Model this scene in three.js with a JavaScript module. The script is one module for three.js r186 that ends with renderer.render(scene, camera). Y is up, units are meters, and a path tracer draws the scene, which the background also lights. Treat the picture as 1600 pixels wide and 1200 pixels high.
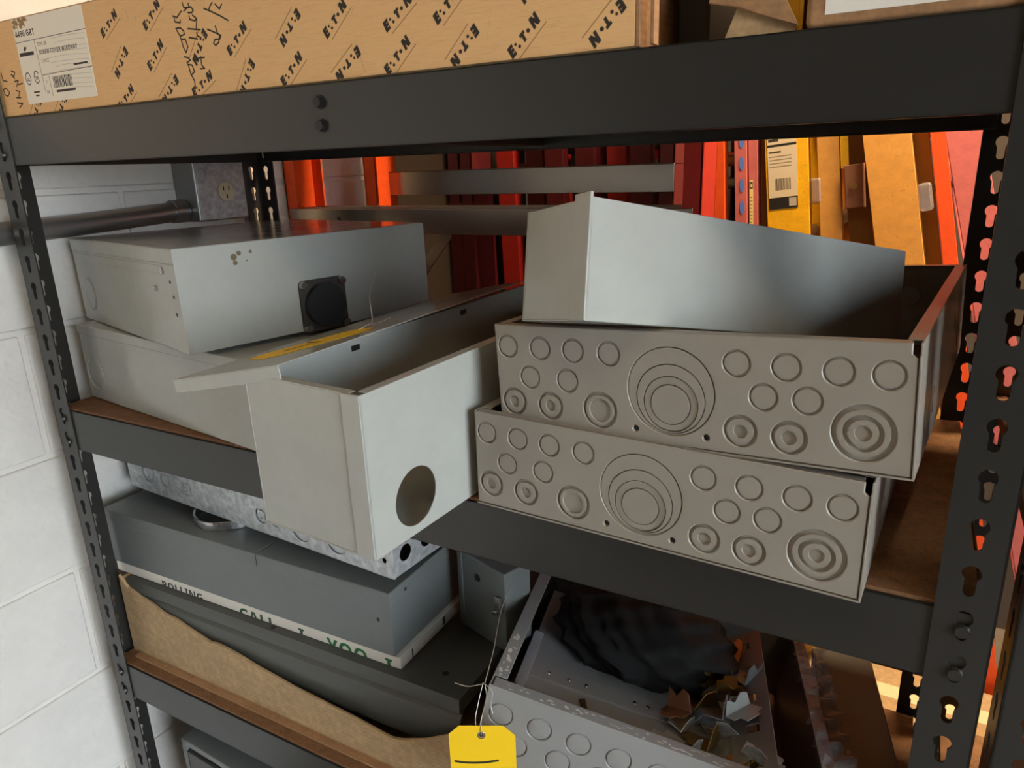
import * as THREE from 'three';
import { RoundedBoxGeometry } from 'three/addons/geometries/RoundedBoxGeometry.js';
import { mergeGeometries, toCreasedNormals } from 'three/addons/utils/BufferGeometryUtils.js';
import { RectAreaLightUniformsLib } from 'three/addons/lights/RectAreaLightUniformsLib.js';
RectAreaLightUniformsLib.init();

// ---------------------------------------------------------------- camera, sky, lamps, exposure
// Heights below are measured from the top of the middle beam; the whole scene is lifted by LIFT at the end so that the floor is y = 0.
const LIFT = 1.05, FLOOR = -LIFT, CEIL = 1.45, WALL = -0.10, L = 1.126, DEPTH = 0.457;
const scene = new THREE.Scene();
const renderer = new THREE.WebGLRenderer({ antialias: true });
renderer.toneMapping = THREE.LinearToneMapping;
renderer.toneMappingExposure = 1.0;
renderer.shadowMap.enabled = true;
const camera = new THREE.PerspectiveCamera(56.21, 4 / 3, 0.02, 60);
camera.position.set(1.0845, 0.3313, 0.566);
camera.up.set(-0.114, 0.956, -0.269);
camera.lookAt(1.0845 - 0.472, 0.3313 - 0.291, 0.566 - 0.832);
scene.add(camera);
scene.background = new THREE.Color(0.84, 0.93, 1.0);
scene.backgroundIntensity = 14.8;

function areaLamp(x, y, z, w, d, color, intensity) {           // a ceiling lamp's own light, facing down
  const l = new THREE.RectAreaLight(color, intensity, w, d);
  l.position.set(x, y, z); l.lookAt(x, y - 1, z); l.castShadow = true; scene.add(l); return l;
}

// ---------------------------------------------------------------- helpers
let seed = 7;
const rnd = () => { seed = (seed * 1664525 + 1013904223) >>> 0; return seed / 4294967296; };
const V3 = (x, y, z) => new THREE.Vector3(x, y, z);
const taken = {};
function numbered(n) { const k = taken[n] = (taken[n] ?? -1) + 1; return k ? n + '_' + String(k).padStart(3, '0') : n; }
function boxUV(g) {                                            // uv in metres from the side each face looks to
  if (g.index) g = g.toNonIndexed();
  if (!g.attributes.normal) g.computeVertexNormals();
  const p = g.attributes.position, n = p.count, uv = new Float32Array(n * 2);
  const a = V3(), b = V3(), c = V3();
  for (let i = 0; i < n; i += 3) {
    a.fromBufferAttribute(p, i); b.fromBufferAttribute(p, i + 1); c.fromBufferAttribute(p, i + 2);
    const m = b.clone().sub(a).cross(c.clone().sub(a)), ax = Math.abs(m.x), ay = Math.abs(m.y), az = Math.abs(m.z);
    for (const [k, q] of [[i, a], [i + 1, b], [i + 2, c]]) {
      uv[k * 2] = ax > ay && ax > az ? q.z : q.x; uv[k * 2 + 1] = ay >= ax && ay > az ? q.z : q.y;
    }
  }
  g.setAttribute('uv', new THREE.BufferAttribute(uv, 2)); return g;
}
function merge(list) {
  list = list.filter(Boolean).map((g) => { g = g.index ? g.toNonIndexed() : g; for (const k of Object.keys(g.attributes)) if (!['position', 'normal', 'uv'].includes(k)) g.deleteAttribute(k); return g; });
  return list.length === 1 ? list[0] : mergeGeometries(list);
}
function mesh(name, geo, mat, parent, keepUV) {
  const g = keepUV ? (Array.isArray(geo) ? merge(geo) : geo) : boxUV(Array.isArray(geo) ? merge(geo) : geo);
  const m = new THREE.Mesh(g, mat); m.name = parent ? name : numbered(name); m.castShadow = m.receiveShadow = true;
  (parent ?? scene).add(m); return m;
}
function thing(name, label, category, pos = [0, 0, 0], ypr = [0, 0, 0], group) {
  const o = new THREE.Group(); o.name = numbered(name); o.position.set(...pos);
  o.rotation.set(ypr[1], ypr[0], ypr[2], 'YXZ'); o.userData = { label, category };
  if (group) o.userData.group = group;
  scene.add(o); return o;
}
function tag(o, label, category, group) { o.userData = { label, category }; if (group) o.userData.group = group; return o; }
function struct(name, geo, mat) { const m = mesh(name, geo, mat); m.userData = { kind: 'structure' }; return m; }
function bx(x0, y0, z0, x1, y1, z1, r = 0.0008) {              // a box between two corners, edges rounded
  const w = Math.abs(x1 - x0), h = Math.abs(y1 - y0), d = Math.abs(z1 - z0), rr = Math.min(r, w * 0.45, h * 0.45, d * 0.45);
  const g = rr > 0.0003 ? new RoundedBoxGeometry(w, h, d, 1, rr) : new THREE.BoxGeometry(w, h, d);
  g.translate((x0 + x1) / 2, (y0 + y1) / 2, (z0 + z1) / 2); return g.toNonIndexed();
}
function cyl(r, h, p, axis = 'y', n = 24, r2 = r) {
  const g = new THREE.CylinderGeometry(r2, r, h, n);
  if (axis === 'z') g.rotateX(Math.PI / 2); if (axis === 'x') g.rotateZ(-Math.PI / 2);
  g.translate(...p); return g.toNonIndexed();
}
function ext(shape, depth, bevel = 0, seg = 24) {              // extruded outline, back at z = 0, front at z = depth
  const g = new THREE.ExtrudeGeometry(shape, { depth: depth - 2 * bevel, bevelEnabled: bevel > 0, bevelSize: bevel, bevelThickness: bevel, bevelOffset: -bevel, bevelSegments: 1, curveSegments: seg });
  if (bevel) g.translate(0, 0, bevel);
  return g;
}
function poly(pts) { const s = new THREE.Shape(); pts.forEach(([x, y], i) => i ? s.lineTo(x, y) : s.moveTo(x, y)); s.closePath(); return s; }
const rect = (x0, y0, x1, y1) => poly([[x0, y0], [x1, y0], [x1, y1], [x0, y1]]);
function circ(x, y, r) { const p = new THREE.Path(); p.absarc(x, y, r, 0, Math.PI * 2, true); return p; }
function disc(x, y, r) { const s = new THREE.Shape(); s.absarc(x, y, r, 0, Math.PI * 2, false); return s; }
function tube(pts, r, n = 40, radial = 6) { return new THREE.TubeGeometry(new THREE.CatmullRomCurve3(pts.map((p) => V3(...p))), n, r, radial, false); }
function lathe(profile, n = 40) {                              // profile [r, z]; axis along z, hard steps
  const g = new THREE.LatheGeometry(profile.map(([r, z]) => new THREE.Vector2(r, z)), n);
  g.rotateX(Math.PI / 2); return toCreasedNormals(g, 0.5);
}

// ---------------------------------------------------------------- procedural textures
function vnoise(n, cells, s) {                                 // tileable value noise, n x n
  const g = []; let q = s * 7919 + 17; for (let i = 0; i < cells * cells; i++) { q = (q * 1664525 + 1013904223) >>> 0; g.push(q / 4294967296); }
  const out = new Float32Array(n * n);
  for (let y = 0; y < n; y++) for (let x = 0; x < n; x++) {
    const u = x / n * cells, v = y / n * cells, i = Math.floor(u), j = Math.floor(v), fu = u - i, fv = v - j, a = fu * fu * (3 - 2 * fu), b = fv * fv * (3 - 2 * fv);
    const G = (k, l) => g[(l % cells) * cells + (k % cells)];
    out[y * n + x] = (G(i, j) * (1 - a) + G(i + 1, j) * a) * (1 - b) + (G(i, j + 1) * (1 - a) + G(i + 1, j + 1) * a) * b;
  }
  return out;
}
function tex(n, size, fn, srgb) {                              // fn(i) -> [r, g, b] 0..1; size in metres of one repeat
  const d = new Uint8Array(n * n * 4);
  for (let i = 0; i < n * n; i++) { const c = fn(i, i % n, (i / n) | 0); for (let k = 0; k < 3; k++) d[i * 4 + k] = Math.max(0, Math.min(255, c[k] * 255)); d[i * 4 + 3] = 255; }
  const t = new THREE.DataTexture(d, n, n); t.wrapS = t.wrapT = THREE.RepeatWrapping; t.magFilter = THREE.LinearFilter; t.minFilter = THREE.LinearMipmapLinearFilter; t.generateMipmaps = true;
  if (srgb) t.colorSpace = THREE.SRGBColorSpace; t.repeat.set(1 / size, 1 / size); t.needsUpdate = true; return t;
}
const N = 256, n4 = vnoise(N, 4, 1), n8 = vnoise(N, 8, 2), n16 = vnoise(N, 16, 3), n32 = vnoise(N, 32, 4), n64 = vnoise(N, 64, 5), n128 = vnoise(N, 128, 6);
const grey = (v) => [v, v, v];
const peel = tex(N, 0.09, (i) => grey(0.5 * n64[i] + 0.3 * n128[i] + 0.2 * n16[i]));
const mottle = (r, g, b, amt, size) => tex(N, size, (i) => { const k = 1 + amt * (0.45 * n4[i] + 0.3 * n16[i] + 0.25 * n64[i] - 0.5) * 2; return [r * k, g * k, b * k]; }, true);
const roughTex = (lo, hi, size) => tex(N, size, (i) => grey(lo + (hi - lo) * (0.5 * n8[i] + 0.3 * n32[i] + 0.2 * n128[i])));
const wallBump = tex(N, 0.45, (i) => grey(0.45 * n16[i] + 0.35 * n64[i] + 0.2 * n128[i]));
const kraft = (r, g, b) => tex(N, 0.25, (i, x, y) => { const k = 0.94 + 0.10 * (n32[i] - 0.5) + 0.10 * (n128[i] - 0.5) + 0.07 * (n4[i] - 0.5) + 0.018 * Math.sin(y / N * Math.PI * 2 * 40); return [r * k, g * k, b * k]; }, true);
const kraftBump = tex(N, 0.25, (i, x, y) => grey(0.5 + 0.3 * Math.sin(y / N * Math.PI * 2 * 40) + 0.2 * (n32[i] - 0.5)));
const chip = tex(N, 0.16, (i) => { const k = n128[i] > 0.66 ? 1.10 : n64[i] < 0.28 ? 0.88 : 1; const m = k * (0.92 + 0.16 * n16[i]); return [0.47 * m, 0.33 * m, 0.21 * m]; }, true);
const spangle = tex(N, 0.12, (i) => { const k = 0.70 + 0.14 * n16[i] + 0.10 * (n32[i] - 0.5) + 0.05 * (n128[i] - 0.5); return [k * 0.97, k * 0.99, k]; }, true);
const frp = (r, g, b) => tex(N, 0.2, (i, x, y) => { const k = 0.97 + 0.04 * (n64[i] - 0.5) + 0.05 * (n16[i] - 0.3) - (n32[i] > 0.93 ? 0.08 : 0); return [r * k, g * k, b * k]; }, true);

// ---------------------------------------------------------------- materials
const std = (o) => new THREE.MeshStandardMaterial(o);
const sr = (r, g, b) => new THREE.Color().setRGB(r / 255, g / 255, b / 255, THREE.SRGBColorSpace);
const paint = (r, g, b, rough, size = 0.6, amt = 0.035) => std({ map: mottle(r / 255, g / 255, b / 255, amt, size), roughness: rough, roughnessMap: null, bumpMap: peel, bumpScale: 0.00006 });
const M = {
  lightGrey: paint(176, 178, 172, 0.17), midGrey: paint(150, 143, 133, 0.34), boxGrey: paint(140, 139, 138, 0.38), darkGrey: paint(108, 112, 111, 0.38), panelGrey: paint(60, 60, 60, 0.4),
  lidGrey: paint(74, 75, 70, 0.36), shelf: paint(44, 43, 41, 0.30, 0.8, 0.05), black: std({ color: sr(22, 22, 23), roughness: 0.5 }), blackMatte: std({ color: sr(14, 14, 15), roughness: 0.8 }),
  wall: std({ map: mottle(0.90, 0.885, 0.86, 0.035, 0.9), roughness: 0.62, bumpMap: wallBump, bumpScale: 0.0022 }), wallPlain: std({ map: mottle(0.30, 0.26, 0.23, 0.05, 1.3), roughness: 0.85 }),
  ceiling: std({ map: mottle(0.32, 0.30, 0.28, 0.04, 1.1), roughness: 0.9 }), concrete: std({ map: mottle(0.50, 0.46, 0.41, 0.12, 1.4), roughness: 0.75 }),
  kraft: std({ map: kraft(0.74, 0.62, 0.46), roughness: 0.82, bumpMap: kraftBump, bumpScale: 0.0003 }), kraftDark: std({ map: kraft(0.66, 0.50, 0.35), roughness: 0.85, bumpMap: kraftBump, bumpScale: 0.0003 }),
  deck: std({ map: chip, roughness: 0.7 }), galv: std({ map: spangle, roughness: 0.42, metalness: 0.45 }), steel: std({ color: sr(190, 190, 192), roughness: 0.22, metalness: 0.95 }),
  alu: std({ color: sr(150, 146, 142), roughness: 0.26, metalness: 0.95 }), brass: std({ color: sr(180, 150, 90), roughness: 0.35, metalness: 0.9 }), conduit: std({ color: sr(150, 149, 148), roughness: 0.3, metalness: 0.8 }),
  tag: std({ color: sr(240, 196, 16), roughness: 0.6, side: THREE.DoubleSide }), tagInk: std({ color: sr(32, 28, 18), roughness: 0.7 }), wire: std({ color: sr(205, 200, 192), roughness: 0.3, metalness: 0.8 }),
  white: std({ map: mottle(0.86, 0.85, 0.82, 0.04, 0.3), roughness: 0.7 }), ivory: std({ color: sr(222, 208, 172), roughness: 0.45 }), yellowCard: std({ map: mottle(0.93, 0.70, 0.14, 0.04, 0.3), roughness: 0.55 }),
  copper: std({ color: sr(158, 112, 84), roughness: 0.45, metalness: 0.6 }), film: new THREE.MeshPhysicalMaterial({ color: sr(235, 235, 238), roughness: 0.12, transmission: 0.85, thickness: 0, ior: 1.45 }),
  frpRed: std({ map: frp(0.66, 0.13, 0.10), roughness: 0.5 }), frpOrange: std({ map: frp(0.93, 0.33, 0.10), roughness: 0.5 }), frpRedShade: std({ map: frp(0.34, 0.07, 0.08), roughness: 0.5 }), frpRose: std({ map: frp(0.80, 0.42, 0.40), roughness: 0.6 }),  // the darkest red has the shade on the back ladders in its colour
  frpYellow: std({ map: frp(0.97, 0.73, 0.10), roughness: 0.42 }), frpMustard: std({ map: frp(0.86, 0.62, 0.28), roughness: 0.55 }), frpOlive: std({ map: frp(0.56, 0.42, 0.14), roughness: 0.55 }),
  lampGlow: std({ color: sr(250, 244, 230), emissive: sr(255, 226, 180), emissiveIntensity: 2.5 }), enamel: std({ color: sr(225, 224, 220), roughness: 0.4 })
};
function canvasMat(w, h, draw, rough = 0.7) {
  const c = document.createElement('canvas'); c.width = w; c.height = h; draw(c.getContext('2d'), w, h);
  const t = new THREE.CanvasTexture(c); t.colorSpace = THREE.SRGBColorSpace; t.anisotropy = 8; return std({ map: t, roughness: rough });
}
function sheet(name, x0, y0, x1, y1, z, mat, parent, thick = 0.0004) {   // printed sheet in the xy plane, print on its front
  const g = new THREE.BoxGeometry(x1 - x0, y1 - y0, thick), uv = g.attributes.uv; g.translate((x0 + x1) / 2, (y0 + y1) / 2, z + thick / 2);
  const p = g.attributes.position; for (let i = 0; i < p.count; i++) uv.setXY(i, (p.getX(i) - x0) / (x1 - x0), (p.getY(i) - y0) / (y1 - y0));
  return mesh(name, g, mat, parent, true);
}

// ---------------------------------------------------------------- the room
{
  const t = 0.15, XR = 2.9, ZB = -1.75, ZF = 2.6;
  struct('floor', bx(WALL - t, FLOOR - 0.1, ZB - t, XR + t, FLOOR, ZF + t, 0), M.concrete);
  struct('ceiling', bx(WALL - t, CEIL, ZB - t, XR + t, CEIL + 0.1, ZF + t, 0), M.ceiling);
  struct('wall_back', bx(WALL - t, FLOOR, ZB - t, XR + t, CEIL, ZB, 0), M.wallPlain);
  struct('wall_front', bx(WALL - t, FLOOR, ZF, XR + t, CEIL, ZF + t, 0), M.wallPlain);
  // right wall with the open bay door that lets the daylight in
  const z0 = 0.30, z1 = 1.55, top = 1.0;
  const wz0 = -1.40, wz1 = -0.88, wy0 = 0.54, wy1 = 0.92;       // window at the back of the same wall
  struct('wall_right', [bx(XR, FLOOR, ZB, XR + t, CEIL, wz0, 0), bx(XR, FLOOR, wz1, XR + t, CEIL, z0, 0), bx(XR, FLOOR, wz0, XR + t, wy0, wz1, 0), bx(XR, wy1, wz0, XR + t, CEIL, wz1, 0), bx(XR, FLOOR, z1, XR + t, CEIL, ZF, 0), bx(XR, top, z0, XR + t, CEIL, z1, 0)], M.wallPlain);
  struct('trim_1', [bx(XR - 0.01, FLOOR, z0 - 0.06, XR + t, top + 0.06, z0, 0.002), bx(XR - 0.01, FLOOR, z1, XR + t, top + 0.06, z1 + 0.06, 0.002), bx(XR - 0.01, top, z0, XR + t, top + 0.06, z1, 0.002)], M.shelf);
  struct('window_1', [bx(XR + 0.02, wy0, wz0, XR + 0.07, wy0 + 0.04, wz1, 0.002), bx(XR + 0.02, wy1 - 0.04, wz0, XR + 0.07, wy1, wz1, 0.002), bx(XR + 0.02, wy0 + 0.04, wz0, XR + 0.07, wy1 - 0.04, wz0 + 0.04, 0.002), bx(XR + 0.02, wy0 + 0.04, wz1 - 0.04, XR + 0.07, wy1 - 0.04, wz1, 0.002)], M.shelf);
  mesh('pane', bx(XR + 0.043, wy0 + 0.035, wz0 + 0.035, XR + 0.047, wy1 - 0.035, wz1 - 0.035, 0), new THREE.MeshPhysicalMaterial({ color: sr(250, 252, 252), roughness: 0, transmission: 1, thickness: 0, ior: 1.45 }), scene.getObjectByName('window_1'));
  struct('ground', bx(XR + t, FLOOR - 0.1, -8, XR + 14, FLOOR - 0.01, 12, 0), M.concrete);
  // left wall: painted concrete blocks in running bond over recessed joints
  const wl = struct('wall_left', bx(WALL - t, FLOOR, ZB, WALL - 0.005, CEIL, ZF, 0), M.wall);
  const ch = 0.2045, cl = 0.409, y0 = 0.110, j = 0.0045, cache = {};
  for (let k = -6; k < 7; k++) {
    const ya = Math.max(FLOOR, y0 + k * ch + j), yb = Math.min(CEIL, y0 + (k + 1) * ch - j); if (yb - ya < 0.02) continue;
    const off = -0.0065 + (((k % 2) + 2) % 2 ? 0 : cl / 2);
    for (let i = -6; i < 9; i++) {
      const za = Math.max(ZB, off + i * cl + j), zb = Math.min(ZF, off + (i + 1) * cl - j); if (zb - za < 0.02) continue;
      const key = (yb - ya).toFixed(3) + (zb - za).toFixed(3) + ((i + k) & 1);
      const g = cache[key] ??= boxUV(bx(-0.03, 0, 0, 0, yb - ya, zb - za, 0.0035));
      const b = new THREE.Mesh(g, M.wall); b.name = 'block'; b.castShadow = b.receiveShadow = true; b.position.set(WALL + 0.0006 * (rnd() - 0.5), ya, za); wl.add(b);
    }
  }
}
// ceiling lamps: one over the aisle behind the shelves, one over the room
for (const [x, z, w, d, label, I] of [[1.55, -0.72, 0.9, 0.16, 'warm fluorescent ceiling lamp above the ladders', 165], [1.25, 0.85, 1.2, 0.3, 'wide fluorescent ceiling lamp above the open floor', 2.4]]) {
  const o = thing('ceiling_lamp', label, 'lamp', [x, CEIL, z]);
  mesh('housing', bx(-w / 2 - 0.02, -0.05, -d / 2 - 0.02, w / 2 + 0.02, 0, d / 2 + 0.02, 0.004), M.enamel, o);
  mesh('diffuser', bx(-w / 2, -0.058, -d / 2, w / 2, -0.05, d / 2, 0.001), M.lampGlow, o);
  areaLamp(x, CEIL - 0.062, z, w, d, sr(255, 220, 172), I);
}

// ---------------------------------------------------------------- shelving
const PITCH = 0.0381, HOLE0 = 0.2244;
function keyhole(cx, cy) {
  const p = new THREE.Path(), R = 0.0064, r = 0.0040, b = 0.0150;
  const a = Math.asin(r / R);
  p.moveTo(cx - r, cy - b); p.absarc(cx, cy - b, r, Math.PI, 2 * Math.PI, false); p.lineTo(cx + r, cy - R * Math.cos(a));
  p.absarc(cx, cy, R, -Math.PI / 2 + a, 1.5 * Math.PI - a, false); p.closePath(); return p;
}
function flange(w, y0, y1) {
  const s = rect(0, y0, w, y1);
  for (let k = Math.ceil((y0 + 0.03 - HOLE0) / PITCH); HOLE0 + k * PITCH < y1 - 0.015; k++) s.holes.push(keyhole(w / 2, HOLE0 + k * PITCH));
  return new THREE.ExtrudeGeometry(s, { depth: 0.0018, bevelEnabled: false, curveSegments: 8 });
}
const U0 = FLOOR, U1 = 0.80, FW = 0.0405;
const flangeGeo = flange(FW, U0, U1);
function upright(parent, x, z, sx, sz) {                       // L-shaped post; sx: +1 the outer side is to the right, sz: +1 the face looks to the front
  const face = flangeGeo.clone(); if (sx < 0) face.translate(-FW, 0, 0); face.translate(x, 0, sz > 0 ? z : z - 0.0018);
  const side = flangeGeo.clone(); side.rotateY(Math.PI / 2); side.translate(x + sx * FW - (sx > 0 ? 0.0018 : 0), 0, sz > 0 ? z + 0.0018 : z + FW - 0.0018);
  return mesh('upright', [face, side], M.shelf, parent);
}
function beam(parent, x0, x1, y, h, z, s) {                    // folded beam, top edge at y, face at z, ledge to the inside (s = -1 back, +1 front)
  const t = 0.0018, a = [bx(x0, y - h, z + s * t, x1, y, z, 0.0006), bx(x0, y - t, z, x1, y, z + s * 0.011, 0.0006), bx(x0, y - h, z, x1, y - h + t, z + s * 0.006, 0.0006), bx(x0, y - 0.018, z, x1, y - 0.0165, z + s * 0.026, 0.0006)];
  return mesh('beam', a, M.shelf, parent);
}
function rivets(parent, xs, ys) {
  for (const x of xs) for (const y of ys) mesh('rivet', [cyl(0.0058, 0.003, [x, y, 0.0036], 'z', 16, 0.0048)], M.shelf, parent);
}
const UP_Y = 0.3523 + 0.0607, HB = 0.0635, LOW_Y = -0.454;
{
  const s = thing('shelving_unit', 'dark grey boltless steel shelving unit with keyhole posts beside the block wall', 'shelving', [0, 0, 0]);
  upright(s, 0, 0, -1, 1); upright(s, L, 0, 1, 1); upright(s, 0, -DEPTH, -1, -1); upright(s, L + 0.008, -DEPTH, 1, -1);
  for (const [y, h] of [[UP_Y, 0.0607], [0, HB], [LOW_Y, HB]]) {
    const b = beam(s, -0.028, L + 0.028, y, h, -0.0002, -1); beam(s, -0.02, L + 0.02, y, h, -DEPTH + 0.0002, 1);
    const k = Math.round((y - 0.015 + 0.011 - HOLE0) / PITCH), ys = [HOLE0 + k * PITCH - 0.0105, HOLE0 + (k - 1) * PITCH - 0.0105];
    rivets(b, [-FW / 2, L + FW / 2], ys);
    const e = (x) => mesh('end_rail', [bx(x, y - h, -DEPTH + 0.02, x + 0.0018, y - 0.001, -0.02, 0.0005)], M.shelf, s); e(-0.034); e(L + 0.032);
    mesh('deck_board', bx(-0.030, y - 0.0125, -DEPTH + 0.004, L + 0.030, y + (y === UP_Y ? -0.0004 : 0.003), -0.0035, 0.001), M.deck, s);
    if (y === UP_Y) {                                          // centre support bolted through the top beam
      mesh('centre_support', [bx(0.545, y - 0.055, -DEPTH + 0.003, 0.575, y - 0.0135, -0.003, 0.001)], M.black, s);
      for (const yy of [y - 0.0170, y - 0.0385]) mesh('bolt', [cyl(0.0052, 0.005, [0.559, yy, 0.0025], 'z', 6), cyl(0.0066, 0.0012, [0.559, yy, 0.0006], 'z', 18)], M.black, s);
    }
  }
}
{ // the next unit along, right of the right-hand posts
  const X = L + 2 * FW + 0.012, s = thing('shelving_unit', 'dark grey boltless shelving unit standing next along, end post only', 'shelving', [0, 0, 0]);
  upright(s, X, 0, -1, 1); upright(s, X + 1.1, 0, 1, 1); upright(s, X, -DEPTH, -1, -1); upright(s, X + 1.1, -DEPTH, 1, -1);
  for (const y of [UP_Y + 0.038, 0.0381, LOW_Y]) {
    const b = beam(s, X - 0.028, X + 1.128, y, HB, -0.0002, -1); beam(s, X - 0.02, X + 1.12, y, HB, -DEPTH + 0.0002, 1);
    mesh('deck_board', bx(X - 0.03, y - 0.0125, -DEPTH + 0.004, X + 1.13, y + 0.003, -0.0035, 0.001), M.deck, s);
  }
  const carton = (x0, y0, z0, x1, y1, z1, label) => {  // unseen cartons, added to block light from the right
    const o = thing('carton', label, 'box', [x0, y0, z0]), w = x1 - x0, h = y1 - y0, d = z0 - z1;
    mesh('body', bx(0, 0, -d, w, h, 0, 0.003), M.kraftDark, o);
    mesh('packing_tape', [bx(w / 2 - 0.025, h, -d, w / 2 + 0.025, h + 0.0006, 0, 0), bx(w / 2 - 0.025, h - 0.06, 0, w / 2 + 0.025, h, 0.0006, 0)], M.ivory, o);
  };
  carton(X + 0.02, 0.0415, -0.03, X + 0.42, 0.262, -0.40, 'unseen brown carton added on the middle deck of the next unit to block side light');
  carton(X + 0.02, LOW_Y + 0.0035, -0.05, X + 0.45, LOW_Y + 0.26, -0.38, 'unseen brown carton added on the low deck of the next unit to block side light');
}

// ---------------------------------------------------------------- sheet metal building blocks
const T = 0.0016;
function walls(o, w, h, d, mat, opt = {}) {                    // open-topped box: front at z = 0, back at z = -d
  const { front = true, rim = 0.009, right = true, left = true, back = true } = opt;
  mesh('base_panel', bx(0, 0, -d, w, T, 0), mat, o);
  if (front) mesh('front_panel', bx(0, T, -T, w, h, 0), mat, o);
  if (back) mesh('back_panel', bx(0, T, -d, w, h, -d + T), mat, o);
  if (left) mesh('side_panel', bx(0, T, -d + T, T, h, -T), mat, o);
  if (right) mesh('side_panel', bx(w - T, T, -d + T, w, h, -T), mat, o);
  if (rim) {
    mesh('rim_flange', bx(0.003, h - T, -rim, w - 0.007, h, -0.0005), mat, o); mesh('rim_flange', bx(0.003, h - T, -d + 0.0005, w - 0.003, h, -d + rim), mat, o);
    mesh('rim_flange', bx(0.0005, h - T, -d + rim + 0.003, rim, h, -rim - 0.003), mat, o); mesh('rim_flange', bx(w - rim, h - T, -d + rim + 0.003, w - 0.0005, h, -rim - 0.003), mat, o);
  }
}
function knockout(parent, x, y, radii, mat, z = 0) {           // ringed knockout pressed into a panel; radii from the outside in
  const n = radii.length, R = radii[0], p = [];
  if (n === 1) p.push([0.00001, -0.0003], [R - 0.0020, -0.0003], [R - 0.0015, -0.0016], [R - 0.0002, -0.0020]);
  else {                                                       // outer ring pressed in, the next one flush, and so on to the middle
    const D = [-0.0023, 0.0000, -0.0023, 0.0000, -0.0018]; p.push([0.00001, D[n - 1]]);
    for (let i = n - 1; i >= 0; i--) { p.push([radii[i] - (i ? 0 : 0.0002), D[i]]); if (i) p.push([radii[i] + 0.0002, D[i - 1]]); }
    p.push([R - 0.0002, -0.0030]);
  }
  const m = mesh('knockout', lathe(p, 36), mat, parent); m.position.set(x, y, z); return m;
}
const KO = { s: [[0.0149, 0.0785], [0.0504, 0.0782], [0.0847, 0.078], [0.12, 0.0775], [0.2301, 0.0765], [0.2672, 0.076], [0.3036, 0.0755], [0.336, 0.0752], [0.0376, 0.0502], [0.0776, 0.0499], [0.2508, 0.0513], [0.2829, 0.0515]], r: 0.0109,
  c: [[0.018, 0.025, 0], [0.0581, 0.0243, 0], [0.1094, 0.0258, 1], [0.2333, 0.0217, 2], [0.2703, 0.0210, 2], [0.3213, 0.0310, 3]],
  R: [[0.0131, 0.0103, 0.0053], [0.0166, 0.0136, 0.0108], [0.0133, 0.0104, 0.0056], [0.0217, 0.0178, 0.0139, 0.0102, 0.0058]], h: [[0.1434, 0.0131], [0.2058, 0.0126]] };
function knockoutPanel(o, w, h, mat) {                         // the pressed front of the two stacked pull boxes
  const s = poly([[0.0015, 0.0022], [w - 0.0025, 0.0022], [w - 0.0025, h - 0.011], [w - 0.006, h - 0.008], [w - 0.006, h], [0.0015, h]]);
  for (const [x, y] of KO.s) s.holes.push(circ(x, y, KO.r));
  for (const [x, y, k] of KO.c) s.holes.push(circ(x, y, KO.R[k][0]));
  for (const [x, y] of KO.h) s.holes.push(circ(x, y, 0.0027));
  const E = [[0.1752, 0.0487, 0.038], [0.1752, 0.0424, 0.0300], [0.1752, 0.0380, 0.0241], [0.1752, 0.0374, 0.0175]];
  s.holes.push(circ(...E[0]));
  const g = ext(s, 0.0030, 0.0008, 32); g.translate(0, 0, -0.0030);
  const p = mesh('front_panel', g, mat, o);
  for (const [x, y] of KO.s) knockout(p, x, y, [KO.r], mat);
  for (const [x, y, k] of KO.c) knockout(p, x, y, KO.R[k], mat);
  for (const [x, y] of KO.h) { const m = mesh('screw_hole', cyl(0.0027, 0.001, [0, 0, -0.0028], 'z', 12), M.black, p); m.position.set(x, y, 0); }
  [-0.0004, 0.0000, -0.0012, -0.0003].forEach((z, i) => {      // the off-centre knockout: two crescents, a ring and a disc
    const c = disc(E[i][0], E[i][1], E[i][2] - 0.0008); if (E[i + 1]) c.holes.push(circ(E[i + 1][0], E[i + 1][1], E[i + 1][2] + 0.0002));
    const q = ext(c, 0.002, 0, 48); q.translate(0, 0, z - 0.002); mesh('knockout', q, mat, p);
  });
  mesh('backing_panel', bx(0, 0, -0.0040, w, h - 0.012, -0.0034, 0), mat, o);
  return p;
}
function pullBox(label, pos, ypr) {
  const w = 0.3553, h = 0.0989, d = 0.4395, mat = M.midGrey;
  const o = thing('pull_box', label, 'box', pos, ypr, 'stacked pull boxes');
  walls(o, w, h, d, mat, { front: false, rim: 0.011 }); knockoutPanel(o, w, h, mat);
  mesh('base_lip', bx(0, 0, -0.006, w, 0.0016, 0.0008, 0.0005), mat, o); mesh('side_lip', bx(w - 0.0016, 0, -0.006, w, h - 0.008, 0.0008, 0.0005), mat, o);
  for (const [y, z] of [[0.030, -0.06], [0.030, -0.11], [0.06, -0.31], [0.03, -0.36]]) { const k = mesh('knockout', lathe([[0.00001, 0.001], [0.011, 0.001], [0.0115, 0], [0.0115, -0.001]], 28), mat, o); k.rotation.y = Math.PI / 2; k.position.set(w - 0.0004, y, z); }
  for (const [x, y] of [[0.30, 0.062], [0.255, 0.062], [0.315, 0.028], [0.22, 0.03]]) { const k = mesh('knockout', lathe([[0.00001, 0.0008], [0.011, 0.0008], [0.0116, 0], [0.0116, -0.001]], 28), mat, o); k.position.set(x, y, -d + T); }
  return o;
}
pullBox('grey open pull box with ringed knockouts, lower one of the stacked pair', [0.7222, 0.004, 0.0062], [-0.0596, 0, 0]);
pullBox('grey open pull box with ringed knockouts, upper one, holding the tilted trough', [0.7476, 0.0895, -0.0043], [-0.0927, -0.007, 0.058]);

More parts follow.
